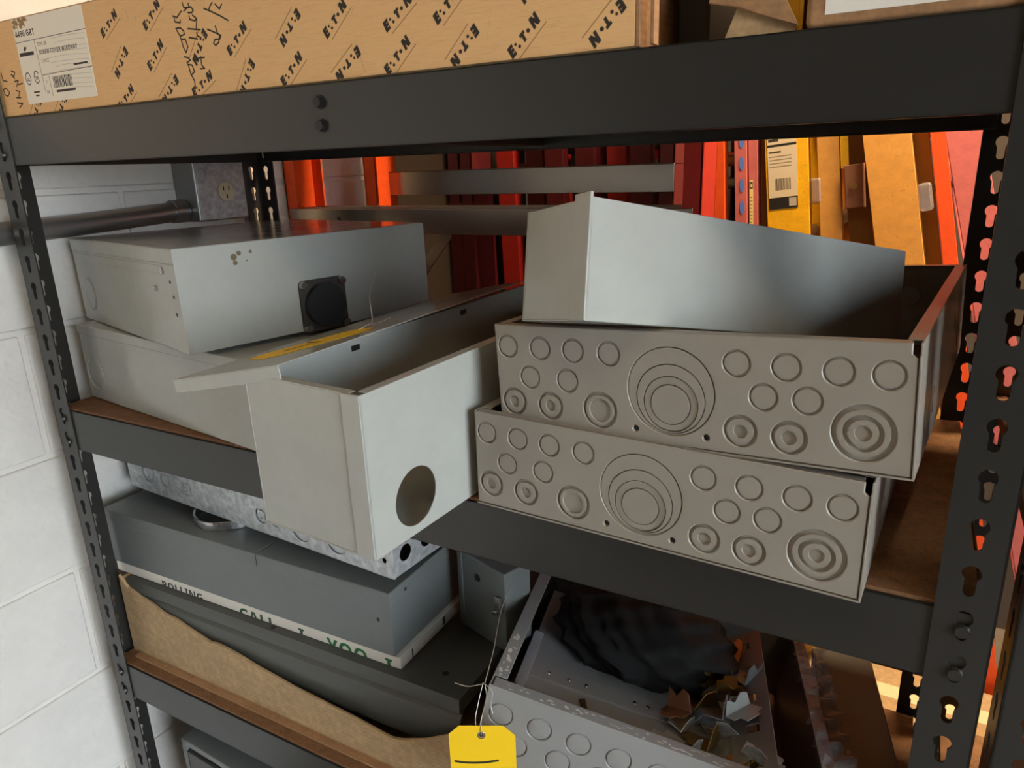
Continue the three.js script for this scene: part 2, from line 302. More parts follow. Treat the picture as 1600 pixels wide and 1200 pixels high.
// ---------------------------------------------------------------- wireway troughs
function trough(label, w, h, d, pos, ypr, mat, hole) {
  const o = thing('wireway_trough', label, 'trough', pos, ypr);
  mesh('base_panel', bx(0, 0, -d, w, T, 0), mat, o);
  mesh('side_panel', [bx(0, 0, -d, T, h, 0), bx(0, h - T, -d, 0.006, h, 0)], mat, o);
  if (hole) {
    const s = rect(0, 0, d, h); s.holes.push(circ(d - hole[0], hole[1], hole[2]));
    const g = ext(s, T, 0.0004, 48); g.rotateY(-Math.PI / 2); g.translate(w, 0, -d); mesh('side_panel', g, mat, o);
  } else mesh('side_panel', bx(w - T, 0, -d, w, h, 0), mat, o);
  mesh('rim_flange', bx(w - 0.011, h - T, -d + 0.002, w - 0.0004, h, -0.010), mat, o);
  mesh('end_panel', bx(0.0015, 0.0015, -0.0022, w - 0.0205, h - 0.0012, -0.0004), mat, o);
  mesh('end_panel', [bx(T, 0.0015, -d + 0.001, w - T, h - 0.002, -d + 0.0026)], mat, o);
  mesh('end_flange', bx(w - 0.0215, 0.0006, -0.0020, w, h + (hole ? 0 : 0.004), 0.0012), mat, o);
  mesh('end_flange', bx(0.004, h - T, -0.0105, w - 0.014, h - 0.0002, -0.001), mat, o);
  return o;
}
const Dt = { w: 0.1453, h: 0.1533, d: 0.52 };
{
  const o = trough('light grey open wireway trough jutting out over the beam, large round hole in its side', Dt.w, Dt.h, Dt.d, [0.5558, 0.004, 0.1317], [-0.0658, 0.0158, -0.0082], M.lightGrey, [0.0595, 0.0375, 0.0285]);
  for (const z of [-0.135, -0.33]) mesh('slot', bx(T - 0.0002, Dt.h - 0.0135, z - 0.012, T + 0.0006, Dt.h - 0.0075, z, 0), M.black, o);
}
trough('light grey wireway trough lying askew and tilted in the upper pull box', 0.0968, 0.0957, 0.3986, [0.784, 0.1985, 0.0146], [-0.5721, -0.1865, 0.1661], M.lightGrey);
{ // the trough's cover, slid half off to the left
  const w = 0.1465, h = 0.0136, d = 0.50, o = thing('trough_cover', 'light grey folded cover slid half off the wireway trough, a yellow tag on it', 'cover', [0.4624, 0.1268, 0.1392], [0.0305, 0, 0.2036]);
  mesh('cover_plate', bx(0, h - 0.0014, -d, w, h, 0), M.lightGrey, o);
  mesh('cover_lip', bx(0, 0, -0.0014, w, h - 0.0012, 0), M.lightGrey, o); 
  mesh('screw_hole', cyl(0.0032, 0.0004, [w - 0.012, h + 0.0001, -0.125], 'y', 14), M.black, o);
  // tag lying on the cover
  const s = poly([[0, 0.012], [0.016, 0], [0.116, 0], [0.134, 0.016], [0.134, 0.046], [0.118, 0.062], [0.016, 0.062], [0, 0.05]]);
  const t = thing('paper_tag', 'yellow paper tag with a black stroke lying flat on the trough cover', 'tag', [0, 0, 0]);
  { const e = new THREE.Euler(0, 0.0305, 0.2036, 'YXZ'), q = new THREE.Quaternion().setFromEuler(e); t.position.copy(V3(0.078, h + 0.0002, -0.050).applyQuaternion(q)).add(V3(0.4624, 0.1268, 0.1392)); t.quaternion.copy(q).multiply(new THREE.Quaternion().setFromEuler(new THREE.Euler(0, 1.187, 0))); }
  s.holes.push(circ(0.122, 0.031, 0.0032));
  const g = ext(s, 0.0004, 0, 16); g.rotateX(-Math.PI / 2); mesh('card', g, M.tag, t);
  mesh('pen_stroke', bx(0.066, 0.0004, -0.052, 0.071, 0.0006, -0.022, 0), M.tagInk, t);
  mesh('pen_stroke', [bx(0.030, 0.0004, -0.030, 0.060, 0.0006, -0.027, 0)], M.tagInk, t);
  mesh('tie_wire', tube([[0.122, 0.001, -0.031], [0.132, 0.004, -0.028], [0.142, 0.006, -0.034], [0.146, 0.022, -0.036], [0.150, 0.034, -0.040], [0.163, 0.046, -0.052], [0.176, 0.058, -0.060]], 0.00045, 60, 5), M.wire, t);
  mesh('tie_wire', tube([[0.132, 0.003, -0.028], [0.143, 0.004, -0.018], [0.155, 0.004, -0.026], [0.160, 0.006, -0.020]], 0.00045, 40, 5), M.wire, t);
}

// ---------------------------------------------------------------- the two enclosures on the left of the middle deck
{
  const w = 0.56, h = 0.1169, d = 0.33, o = thing('wireway_enclosure', 'long light grey steel enclosure flat on the deck under the box with the black connector', 'enclosure', [-0.029, 0.004, -0.0501], [-0.1299, 0, 0]);
  mesh('body', bx(0, 0, -d, w, h - 0.0135, -0.0016, 0.0016), M.lightGrey, o);
  mesh('cover', [bx(-0.0012, h - 0.0150, -d - 0.001, w + 0.001, h, 0, 0.0018)], M.lightGrey, o);
  const k = mesh('knockout', lathe([[0.00001, 0.0002], [0.021, 0.0002], [0.0218, -0.0008], [0.0235, -0.0008], [0.0242, 0.0006], [0.0262, 0.0002], [0.0262, -0.001]], 40), M.lightGrey, o); k.position.set(0.032, 0.042, -0.0012);
}
{
  const w = 0.3652, h = 0.1253, d = 0.418, o = thing('connector_box', 'light grey steel box with a black square connector plate, on top of the long enclosure', 'enclosure', [0.3385, 0.1265, 0.0288], [1.289, -0.0148, 0.0074]);
  mesh('body', [bx(0.0012, 0, -d, w, h - 0.016, -0.0012, 0.0014)], M.lightGrey, o);
  mesh('cover', [bx(0, h - 0.019, -d - 0.001, w, h, 0, 0.0024)], M.lightGrey, o);
  mesh('face_panel', bx(0, 0, -0.0008, w, h - 0.0006, 0.0004, 0.0004), M.lightGrey, o);
  mesh('end_return', [bx(0.0002, 0, -0.034, 0.0022, h - 0.019, 0, 0.001), bx(-0.0001, -0.0004, -0.016, 0.004, 0.010, 0.0004, 0.001)], M.lightGrey, o);
  mesh('slot_band', [bx(0.0002, 0.0935, -d + 0.004, 0.0016, 0.104, -0.034, 0.0005)], M.lightGrey, o);
  for (const [y, z, r] of [[0.0745, -0.0726, 0.0036], [0.0985, -0.038, 0.0042]]) mesh('screw', [cyl(r, 0.003, [-0.0008, y, z], 'x', 12), bx(-0.0026, y - 0.0005, z - r * 0.8, -0.0015, y + 0.0005, z + r * 0.8, 0)], M.steel, o);
  for (const [y, z] of [[0.0861, -0.0200], [0.0683, -0.0165], [0.0472, -0.0165]]) mesh('screw_hole', cyl(0.0022, 0.0006, [-0.0001, y, z], 'x', 10), M.black, o);
  const k = mesh('knockout', lathe([[0.00001, 0.0002], [0.021, 0.0002], [0.0218, -0.0008], [0.0235, -0.0008], [0.0242, 0.0006], [0.0262, 0.0002], [0.0262, -0.001]], 40), M.lightGrey, o); k.rotation.y = -Math.PI / 2; k.position.set(0.001, 0.043, -0.365);
  for (const [x, y, r] of [[0.072, 0.108, 0.0042], [0.079, 0.112, 0.003], [0.073, 0.101, 0.003], [0.094, 0.1125, 0.0022], [0.088, 0.102, 0.0012]]) mesh('paint_chip', cyl(r, 0.0003, [x, y, 0.0005], 'z', 7), M.brassDirt ??= std({ color: sr(110, 98, 74), roughness: 0.8 }), o);
  // connector
  const cx = 0.1855, cy = 0.0325, q = 0.0345, sp = new THREE.Shape(), c = 0.007;
  sp.moveTo(cx - q + c, cy - q); sp.lineTo(cx + q - c, cy - q); sp.absarc(cx + q - c, cy - q + c, c, -Math.PI / 2, 0); sp.lineTo(cx + q, cy + q - c); sp.absarc(cx + q - c, cy + q - c, c, 0, Math.PI / 2); sp.lineTo(cx - q + c, cy + q); sp.absarc(cx - q + c, cy + q - c, c, Math.PI / 2, Math.PI); sp.lineTo(cx - q, cy - q + c); sp.absarc(cx - q + c, cy - q + c, c, Math.PI, 1.5 * Math.PI);
  const pl = mesh('connector_plate', ext(sp, 0.004, 0.0008, 8), std({ color: sr(52, 48, 42), roughness: 0.5 }), o);
  const cap = mesh('connector_cap', lathe([[0.00001, 0.012], [0.0285, 0.012], [0.0295, 0.010], [0.0295, 0.004], [0.0315, 0.0036]], 48), std({ color: sr(24, 26, 30), roughness: 0.42 }), pl); cap.position.set(cx, cy, 0);
  for (const sx of [-1, 1]) for (const sy of [-1, 1]) mesh('screw', [cyl(0.0058, 0.0055, [cx + sx * 0.0285, cy + sy * 0.0285, 0.0065], 'z', 18, 0.0050), bx(cx + sx * 0.0285 - 0.0055, cy + sy * 0.0285 - 0.0006, 0.0088, cx + sx * 0.0285 + 0.0055, cy + sy * 0.0285 + 0.0006, 0.0095, 0)], M.steel, pl);
}

// ---------------------------------------------------------------- low deck, left stack
const LD = LOW_Y + 0.003;                                      // top of the low deck board
{ // torn open carton under everything
  const o = thing('torn_carton', 'brown cardboard carton with a torn slanting front, holding the dark lid', 'box', [0, LD, 0]);
  const X0 = -0.024, X1 = 0.690, Z0 = -0.030, Z1 = -0.40, b = LD;
  const top = [[0.690, -0.350], [0.640, -0.352], [0.600, -0.376], [0.560, -0.394], [0.541, -0.3985], [0.52, -0.3965], [0.47, -0.391], [0.414, -0.387], [0.36, -0.383], [0.33, -0.3785], [0.288, -0.3735], [0.25, -0.3665], [0.205, -0.362], [0.19, -0.3655], [0.147, -0.3565], [0.11, -0.347], [0.085, -0.346], [0.057, -0.3365], [0.03, -0.331], [-0.005, -0.322], [-0.024, -0.304]].map(([x, y]) => [x, y - b]);
  const g = ext(poly([[X0, 0], [X1, 0], ...top]), 0.0045, 0.0006); g.translate(0, 0, Z0 - 0.0045); mesh('front_panel', g, M.kraft, o);
  mesh('side_panel', bx(X0, 0, Z1, X0 + 0.0045, 0.142, Z0 - 0.0045, 0.0008), M.kraft, o); mesh('side_panel', bx(X1 - 0.0045, 0, Z1, X1, 0.095, Z0 - 0.0045, 0.0008), M.kraft, o);
  mesh('back_panel', bx(X0 + 0.0045, 0, Z1, X1 - 0.0045, 0.12, Z1 + 0.0045, 0.0008), M.kraft, o); mesh('base_panel', bx(X0 + 0.0045, 0, Z1 + 0.0045, X1 - 0.0045, 0.0045, Z0 - 0.0045, 0.0008), M.kraft, o);
  mesh('torn_flap', bx(X0 + 0.02, 0.0004, Z0, X1 - 0.06, 0.004, Z0 + 0.012, 0.001), M.kraftDark, o);
}
{ // dark lid inside the carton: a folded profile run along x
  const o = thing('enclosure_lid', 'dark olive grey steel lid with folded front lip lying in the torn carton', 'lid', [-0.012, -0.309, -0.0355], [0.0155, 0, 0]);
  const w = 0.658, d = 0.345, prof = [[-d, 0], [0, 0], [0.001, -0.004], [0.001, -0.020], [-0.004, -0.024], [-0.004, -0.0265], [0.0005, -0.031], [0.0015, -0.036], [-0.001, -0.085], [-0.004, -0.092], [-0.006, -0.092], [-0.003, -0.084], [-0.0005, -0.036], [-0.003, -0.032], [-0.008, -0.028], [-0.008, -0.023], [-0.0018, -0.018], [-0.0018, -0.004], [-0.003, -0.0018], [-d, -0.0018]];
  const g = ext(poly(prof), w, 0); g.rotateY(-Math.PI / 2); g.translate(w, 0, 0);
  mesh('folded_sheet', toCreasedNormals(g, 0.4), M.lidGrey, o);
  mesh('end_fold', bx(w - 0.0018, -0.022, -d, w, 0, -0.002, 0.0006), M.lidGrey, o);
  for (const [x, z] of [[0.33, -0.008], [0.615, -0.035]]) mesh('screw_hole', cyl(0.0042, 0.0004, [x, 0.0002, z], 'y', 14), M.black, o);
}
{ // thin white printed tray under the dark box
  const o = thing('printed_tray', 'flat white carton tray with green and black print under the dark grey box', 'box', [-0.050, -0.3085, -0.0465], [0.021, 0, 0]);
  mesh('body', bx(0, 0, -0.27, 0.595, 0.018, 0, 0.001), M.white, o);
  const pm = canvasMat(1024, 32, (c, w, h) => {
    c.fillStyle = '#dcd6cc'; c.fillRect(0, 0, w, h); c.textBaseline = 'alphabetic';
    c.fillStyle = '#2f3430'; c.font = 'bold 40px sans-serif'; c.fillText('ROLLING', 190, 44);
    c.fillStyle = '#2a4a33'; c.font = 'bold 58px sans-serif'; c.fillText('CALL', 500, 56); c.fillText('I', 712, 56);
    c.fillStyle = '#1f6a3c'; c.font = 'bold 62px sans-serif'; c.fillText('YOO', 806, 58); c.fillText('I', 985, 58);
  });
  sheet('print', 0.004, 0.0005, 0.591, 0.0178, 0.0001, pm, o);
  const e = sheet('print', 0, 0.0005, 0.15, 0.0178, 0, canvasMat(256, 32, (c) => { c.fillStyle = '#cfc9c0'; c.fillRect(0, 0, 256, 32); c.fillStyle = '#24302a'; c.fillRect(40, 6, 5, 26); c.fillRect(170, 4, 12, 24); }), o);
  e.rotation.y = Math.PI / 2; e.position.set(0.5952, 0, -0.002);
}
{
  const w = 0.592, h = 0.0975, d = 0.30, o = thing('steel_enclosure', 'dark blue grey steel enclosure with a lapped cover, on the white printed tray', 'enclosure', [-0.0538, -0.2902, -0.0430], [0.0209, 0, 0]);
  mesh('body', bx(0, 0, -d, w, h - 0.018, -0.0012, 0.0016), M.darkGrey, o);
  mesh('cover', bx(-0.0006, h - 0.0215, -d, 0.352, h, 0, 0.0018), M.darkGrey, o); mesh('cover', bx(0.3535, h - 0.0215, -d, w + 0.0006, h, 0, 0.0018), M.darkGrey, o);
  for (const [y, z] of [[0.085, -0.035], [0.055, -0.20]]) mesh('screw_hole', cyl(0.0028, 0.0006, [w + 0.0006, y, z], 'x', 10), M.black, o);
  mesh('screw_hole', cyl(0.0024, 0.0006, [w - 0.022, 0.052, -0.0009], 'z', 10), M.black, o);
}
{
  const g = lathe([[0.0555, 0], [0.0575, 0.0008], [0.0575, 0.0145], [0.0555, 0.0152], [0.0540, 0.0145], [0.0540, 0.0008], [0.0555, 0]], 64); g.rotateX(-Math.PI / 2);
  const r = mesh('steel_ring', g, M.steel); r.position.set(0.168, -0.1925, -0.1235);
  tag(r, 'bright steel ring poking out from under the galvanized box', 'ring');
}
{
  const w = 0.600, h = 0.095, d = 0.30, o = thing('galvanized_box', 'galvanized steel box with knockouts, propped on the dark grey enclosure and the ring', 'box', [-0.0580, -0.1768, -0.1030], [-0.0628, 0, 0]);
  mesh('base_panel', bx(0, 0, -d, w, 0.0015, 0), M.galv, o); mesh('back_panel', bx(0, 0.0015, -d, w, h, -d + 0.0015), M.galv, o); mesh('side_panel', bx(0, 0.0015, -d + 0.0015, 0.0015, h, -0.0015), M.galv, o);
  const sp = rect(0, 0.0015, w, h), ks = [[0.06, 0.036, 0.0175], [0.106, 0.032, 0.0125], [0.142, 0.034, 0.0105], [0.165, 0.03, 0.012], [0.345, 0.028, 0.012], [0.375, 0.028, 0.011], [0.43, 0.030, 0.021], [0.50, 0.030, 0.021]];
  for (const [x, y, r] of ks) sp.holes.push(circ(x, y, r));
  sp.holes.push(circ(w - 0.014, 0.024, 0.0038));
  const g = ext(sp, 0.0015, 0.0003, 28); g.translate(0, 0, -0.0015); const f = mesh('front_panel', g, M.galv, o);
  ks.forEach(([x, y, r], i) => knockout(f, x, y, i % 3 === 2 ? [r] : [r, r * 0.72, r * 0.45], i === 6 ? M.galv : M.galv));
  mesh('wire_end', cyl(0.005, 0.012, [0.424, 0.034, 0.002], 'x', 10), M.copper, o);
  const ss = rect(0, 0.0015, d - 0.003, h); for (const u of [0.025, 0.068, 0.115, 0.165]) ss.holes.push(circ(d - 0.003 - u, 0.027, 0.0115));
  const gs = ext(ss, 0.0015, 0.0003, 24); gs.rotateY(-Math.PI / 2); gs.translate(w, 0, -d + 0.0015); mesh('side_panel', gs, M.galv, o);
  mesh('corner_seam', bx(w - 0.001, 0, -0.004, w + 0.0012, h, -0.001, 0.0004), M.galv, o);
  mesh('cover', bx(0, h, -d, w, h + 0.0015, 0), M.galv, o);
}
{ // grey enclosure standing on the lid, right of the dark box
  const o = thing('small_enclosure', 'grey steel enclosure standing on the dark lid behind the tagged box', 'enclosure', [0.560, -0.3085, -0.182], [-0.30, 0, 0]);
  const w = 0.098, h = 0.120, d = 0.05, mat = M.darkGrey;
  mesh('body', bx(0.002, 0, -d, w, h, -0.0015, 0.002), mat, o);
  mesh('door_rim', [bx(0, 0, -0.018, 0.010, h, 0, 0.0015), bx(0, 0, -0.018, w, 0.008, 0, 0.0015)], mat, o);
  mesh('hole', cyl(0.006, 0.0006, [0.042, 0.092, -0.0014], 'z', 16), M.black, o);
  mesh('latch', [bx(0.084, 0.060, -0.001, 0.094, 0.084, 0.006, 0.001), bx(0.080, 0.056, -0.001, 0.088, 0.062, 0.008, 0.001)], M.steel, o);
}
// ---------------------------------------------------------------- low deck, right: the tagged pull box full of scrap
const Mp = [0.7228, -0.22, 0.003], My = [0.2576, -0.0809, -0.2265], MW = 0.385, MH = 0.150, MD = 0.36;
{
  const mat = M.boxGrey, o = thing('tagged_pull_box', 'worn grey pull box leaning on the low deck, scrap inside, yellow tag wired on', 'box', Mp, My);
  const in_ = new THREE.Group();                               // parts below are laid out from the rim's front left corner
  const y0 = -MH;
  const s = rect(0, y0, MW, 0), ks = [];
  for (let i = 0; i < 8; i++) ks.push([0.0205 + i * 0.0452, -0.0325 - i * 0.0008]);
  for (let i = 0; i < 7; i++) ks.push([0.0440 + i * 0.0500, -0.0655 + i * 0.0003]);
  for (let i = 0; i < 7; i++) ks.push([0.030 + i * 0.052, -0.107]);
  for (const [x, y] of ks) s.holes.push(circ(x, y, 0.0142));
  const g = ext(s, 0.0030, 0.0008, 30); g.translate(0, 0, -0.0030); const f = mesh('front_panel', g, mat, o);
  for (const [x, y] of ks) knockout(f, x, y, [0.0142], mat);
  mesh('front_panel', bx(0.001, y0, -0.004, MW - 0.001, -0.003, -0.0032, 0), mat, o);
  mesh('side_panel', bx(0, y0, -MD, T, 0, -T), mat, o); mesh('side_panel', bx(MW - T, y0, -MD, MW, 0, -T), mat, o); mesh('back_panel', bx(0, y0, -MD, MW, 0, -MD + T), mat, o);
  mesh('base_panel', bx(T, y0, -MD, MW - T, y0 + T, 0), mat, o);
  mesh('rim_flange', bx(0.004, -T, -0.0165, MW - 0.004, 0.0002, 0.0002, 0.0009), mat, o); mesh('rim_flange', bx(-0.0002, -T, -MD, 0.0165, 0.0002, -0.0195, 0.0009), mat, o);
  mesh('rim_flange', bx(MW - 0.0165, -T, -MD, MW, 0.0002, -0.0195, 0.0009), mat, o);
  const worn = std({ color: sr(206, 202, 194), roughness: 0.45 }), scuff = [];
  for (let i = 0; i < 70; i++) { const u = i / 70, x = 0.012 + u * 0.36 + 0.004 * rnd(), z = -0.002 - 0.011 * rnd(), a = 0.0012 + 0.0045 * rnd() * (0.35 + u), b = 0.0004 + 0.0011 * rnd(); if (rnd() < 0.3 - 0.25 * u) continue; const c = new THREE.CircleGeometry(1, 6); c.scale(a, b, 1); c.rotateZ(0.5 * (rnd() - 0.5)); c.rotateX(-Math.PI / 2); c.translate(x, 0.00045, z); scuff.push(c); }
  for (let i = 0; i < 16; i++) { const c = new THREE.CircleGeometry(1, 6); c.scale(0.001 + 0.002 * rnd(), 0.001 + 0.004 * rnd(), 1); c.rotateX(-Math.PI / 2); c.translate(0.004 + 0.009 * rnd(), 0.00045, -0.022 - 0.085 * rnd()); scuff.push(c); }
  const sc = mesh('worn_paint', scuff, worn, o); sc.userData = { kind: 'stuff', label: 'bare pale scuffs in the paint of the rim' };
  // inside: back plate with riveted strip, slotted side rail, foam seal
  const yf = -0.062;
  mesh('mounting_plate', bx(0.022, yf, -MD + 0.02, MW - 0.06, yf + 0.002, -0.006), mat, o);
  const strip = mesh('riveted_strip', [bx(0.03, yf + 0.002, -0.150, 0.30, yf + 0.0055, -0.118, 0.0008)], mat, o);
  for (const x of [0.055, 0.082, 0.105, 0.168, 0.185, 0.25]) mesh('rivet', cyl(0.0032, 0.002, [x, yf + 0.0062, -0.132], 'y', 12, 0.0022), M.steel, strip);
  const rs = rect(0, -0.055, MD - 0.05, -0.004); for (let i = 0; i < 5; i++) rs.holes.push(rect(0.035 + i * 0.058, -0.036, 0.050 + i * 0.058, -0.020));
  const gr = ext(rs, 0.0018, 0.0003); gr.rotateX(-0.0); gr.rotateY(Math.PI / 2); 
  const rail = mesh('slotted_rail', gr, mat, o); rail.position.set(MW - 0.058, -0.006, -0.016); rail.rotation.z = -0.9;
  mesh('gasket_strip', [bx(0.021, -0.045, -0.175, 0.034, -0.030, -0.062, 0.002)], M.film, o);
  mesh('screw_hole', cyl(0.0022, 0.0005, [0.052, yf + 0.0022, -0.058], 'y', 10), M.black, o); mesh('screw_hole', cyl(0.0022, 0.0005, [0.075, yf + 0.0022, -0.03], 'y', 10), M.black, o);
}
const Mrot = new THREE.Euler(My[1], My[0], My[2], 'YXZ');
const inM = (x, y, z) => V3(x, y, z).applyEuler(Mrot).add(V3(...Mp)).toArray();
{ // scrap lying in the tagged box
  const scrapGroup = 'bent sheet metal offcuts in the tagged pull box';
  const mats = [M.boxGrey, M.brass, M.galv, M.lightGrey, M.brass, M.galv, M.boxGrey, M.copper, M.galv, M.lightGrey, M.boxGrey, M.brass];
  const spots = [[0.215, -0.052, -0.040], [0.255, -0.045, -0.075], [0.275, -0.040, -0.15], [0.225, -0.05, -0.10], [0.285, -0.045, -0.050], [0.295, -0.036, -0.11], [0.282, -0.040, -0.20], [0.295, -0.030, -0.25], [0.30, -0.05, -0.020], [0.25, -0.046, -0.18], [0.185, -0.052, -0.065], [0.24, -0.046, -0.145],
    [0.27, -0.030, -0.12], [0.265, -0.030, -0.17], [0.29, -0.028, -0.075], [0.305, -0.022, -0.16], [0.27, -0.028, -0.225], [0.245, -0.036, -0.06], [0.30, -0.025, -0.20], [0.235, -0.038, -0.125]];
  spots.forEach(([x, y, z], i) => {
    const o = thing('metal_offcut', 'small bent sheet metal offcut lying in the tagged pull box', 'scrap', inM(x, y, z), [rnd() * 6.28, (rnd() - 0.5) * 0.9, -0.2 + (rnd() - 0.5) * 0.9], scrapGroup);
    const a = 0.032 + 0.03 * rnd(), b = 0.022 + 0.014 * rnd(), t = 0.0012;
    const notch = poly([[0, 0], [a, 0], [a, b * 0.5], [a * 0.8, b * 0.55], [a * 0.8, b], [a * 0.3, b], [a * 0.25, b * 0.75], [0, b * 0.7]]);
    const p = ext(notch, t, 0.0002); p.rotateX(-Math.PI / 2); mesh('plate', p, mats[i % 12], o);
    const q = ext(poly([[0, 0], [a, 0], [a * 0.9, b * 0.8], [a * 0.6, b * 0.5], [a * 0.35, b * 0.85], [0.1 * a, b * 0.7]]), t, 0.0002); mesh('bent_tab', q, mats[i % 12], o);
  });
  const b = thing('rubbish_bag', 'crumpled black plastic bag in the back of the tagged pull box', 'bag', inM(0.165, -0.058, -0.255), [0.3, 0, -0.2]);
  const g = new THREE.SphereGeometry(0.1, 40, 28), p = g.attributes.position;
  for (let i = 0; i < p.count; i++) { const v = V3().fromBufferAttribute(p, i), k = 1 + 0.10 * Math.sin(v.x * 95 + v.z * 60) * Math.sin(v.y * 80 - v.z * 70) + 0.05 * Math.sin(v.x * 210 + v.y * 170); p.setXYZ(i, v.x * 1.2 * k, Math.max(-0.03, v.y * 0.5 * k) + 0.03, v.z * 0.95 * k); }
  g.computeVertexNormals(); mesh('film', g, M.blackMatte, b);
  const st = thing('metal_strip', 'narrow twisted metal strip lying across the plate in the tagged pull box', 'scrap', inM(0.10, -0.0595, -0.105), [-0.95, 0, -0.2]);
  mesh('strip', bx(0, 0, -0.008, 0.11, 0.003, 0, 0.0008), M.alu, st);
}
{ // hanging tag
  const o = thing('paper_tag', 'yellow paper tag with black writing hanging on wire from the tagged pull box', 'tag', [0.7302, -0.2594, 0.035], [0.47, 0, 0]);
  const s = poly([[-0.0355, -0.130], [0.0370, -0.130], [0.0370, -0.0005], [0.0240, 0.0125], [-0.0240, 0.0125], [-0.0355, 0.0015]]); s.holes.push(circ(0, 0, 0.0028));
  mesh('card', ext(s, 0.0005, 0, 16), M.tag, o);
  mesh('eyelet', lathe([[0.0028, 0.0009], [0.0044, 0.0010], [0.0048, 0.0005], [0.0048, 0]], 24), M.steel, o);
  mesh('pen_stroke', tube([[-0.031, -0.0345, 0.0006], [-0.02, -0.0365, 0.0006], [0.0, -0.0365, 0.0006], [0.018, -0.0335, 0.0006]], 0.0013, 24, 5), M.tagInk, o);
  for (const w of [[[0, 0.0005, 0.001], [0.0005, 0.008, 0.002], [0.0005, 0.018, -0.002], [0.006, 0.030, -0.02], [0.0035, 0.042, -0.030]],
    [[0, 0.0005, -0.001], [-0.006, 0.012, -0.004], [-0.003, 0.030, -0.014], [0.002, 0.045, -0.028]], [[0.0035, 0.042, -0.030], [-0.015, 0.040, -0.028], [-0.030, 0.043, -0.030]],
    [[0.0035, 0.042, -0.030], [0.012, 0.036, -0.024], [0.010, 0.022, -0.020], [0.012, 0.014, -0.016]], [[0.0035, 0.042, -0.030], [0.012, 0.062, -0.06], [0.020, 0.088, -0.10], [0.034, 0.108, -0.135]]])
    mesh('tie_wire', tube(w, 0.0005, 40, 5), M.wire, o);
}
{ // plastic film along the right of the tagged box, and the low dark box behind it
  const pts = []; for (let i = 0; i <= 24; i++) pts.push(i / 24);
  const g = new THREE.PlaneGeometry(0.05, 0.30, 8, 60), p = g.attributes.position;
  for (let i = 0; i < p.count; i++) { const x = p.getX(i), y = p.getY(i); p.setZ(i, 0.006 * Math.sin(y * 140 + x * 60) + 0.005 * Math.sin(y * 310 - x * 190) - 6 * x * x); }
  g.rotateX(-Math.PI / 2); g.computeVertexNormals();
  const m = mesh('plastic_film', g, M.film); m.position.set(...inM(MW + 0.008, -0.004, -0.18)); m.rotation.set(My[1], My[0], My[2] - 0.3, 'YXZ'); tag(m, 'crinkled clear plastic film along the edge of the tagged pull box', 'film');
  const o = thing('low_enclosure', 'low dark steel enclosure on the low deck between scrap box and post', 'enclosure', [1.086, LD, -0.10], [0.213, 0, 0]);
  mesh('body', bx(0, 0, -0.33, 0.076, 0.075, 0, 0.002), M.panelGrey, o); mesh('cover', bx(-0.001, 0.076, -0.331, 0.077, 0.090, 0.001, 0.002), M.panelGrey, o);
}
{ // enclosure on the floor under the low deck
  const o = thing('floor_cabinet', 'dark grey steel cabinet standing on the floor under the low deck', 'cabinet', [0.062, FLOOR, -0.030], [-0.05, 0, 0]);
  const w = 0.6, h = 0.45, d = 0.34;
  mesh('body', bx(0.004, 0, -d, w, h - 0.004, -0.004, 0.003), M.panelGrey, o); mesh('door', bx(0.018, 0.02, -0.004, w - 0.015, h - 0.02, 0.004, 0.002), M.panelGrey, o);
  mesh('corner_rim', [bx(0, 0, -d, 0.014, h, 0.002, 0.002), bx(0, h - 0.012, -d, w, h, 0.002, 0.002)], M.darkGrey, o);
}
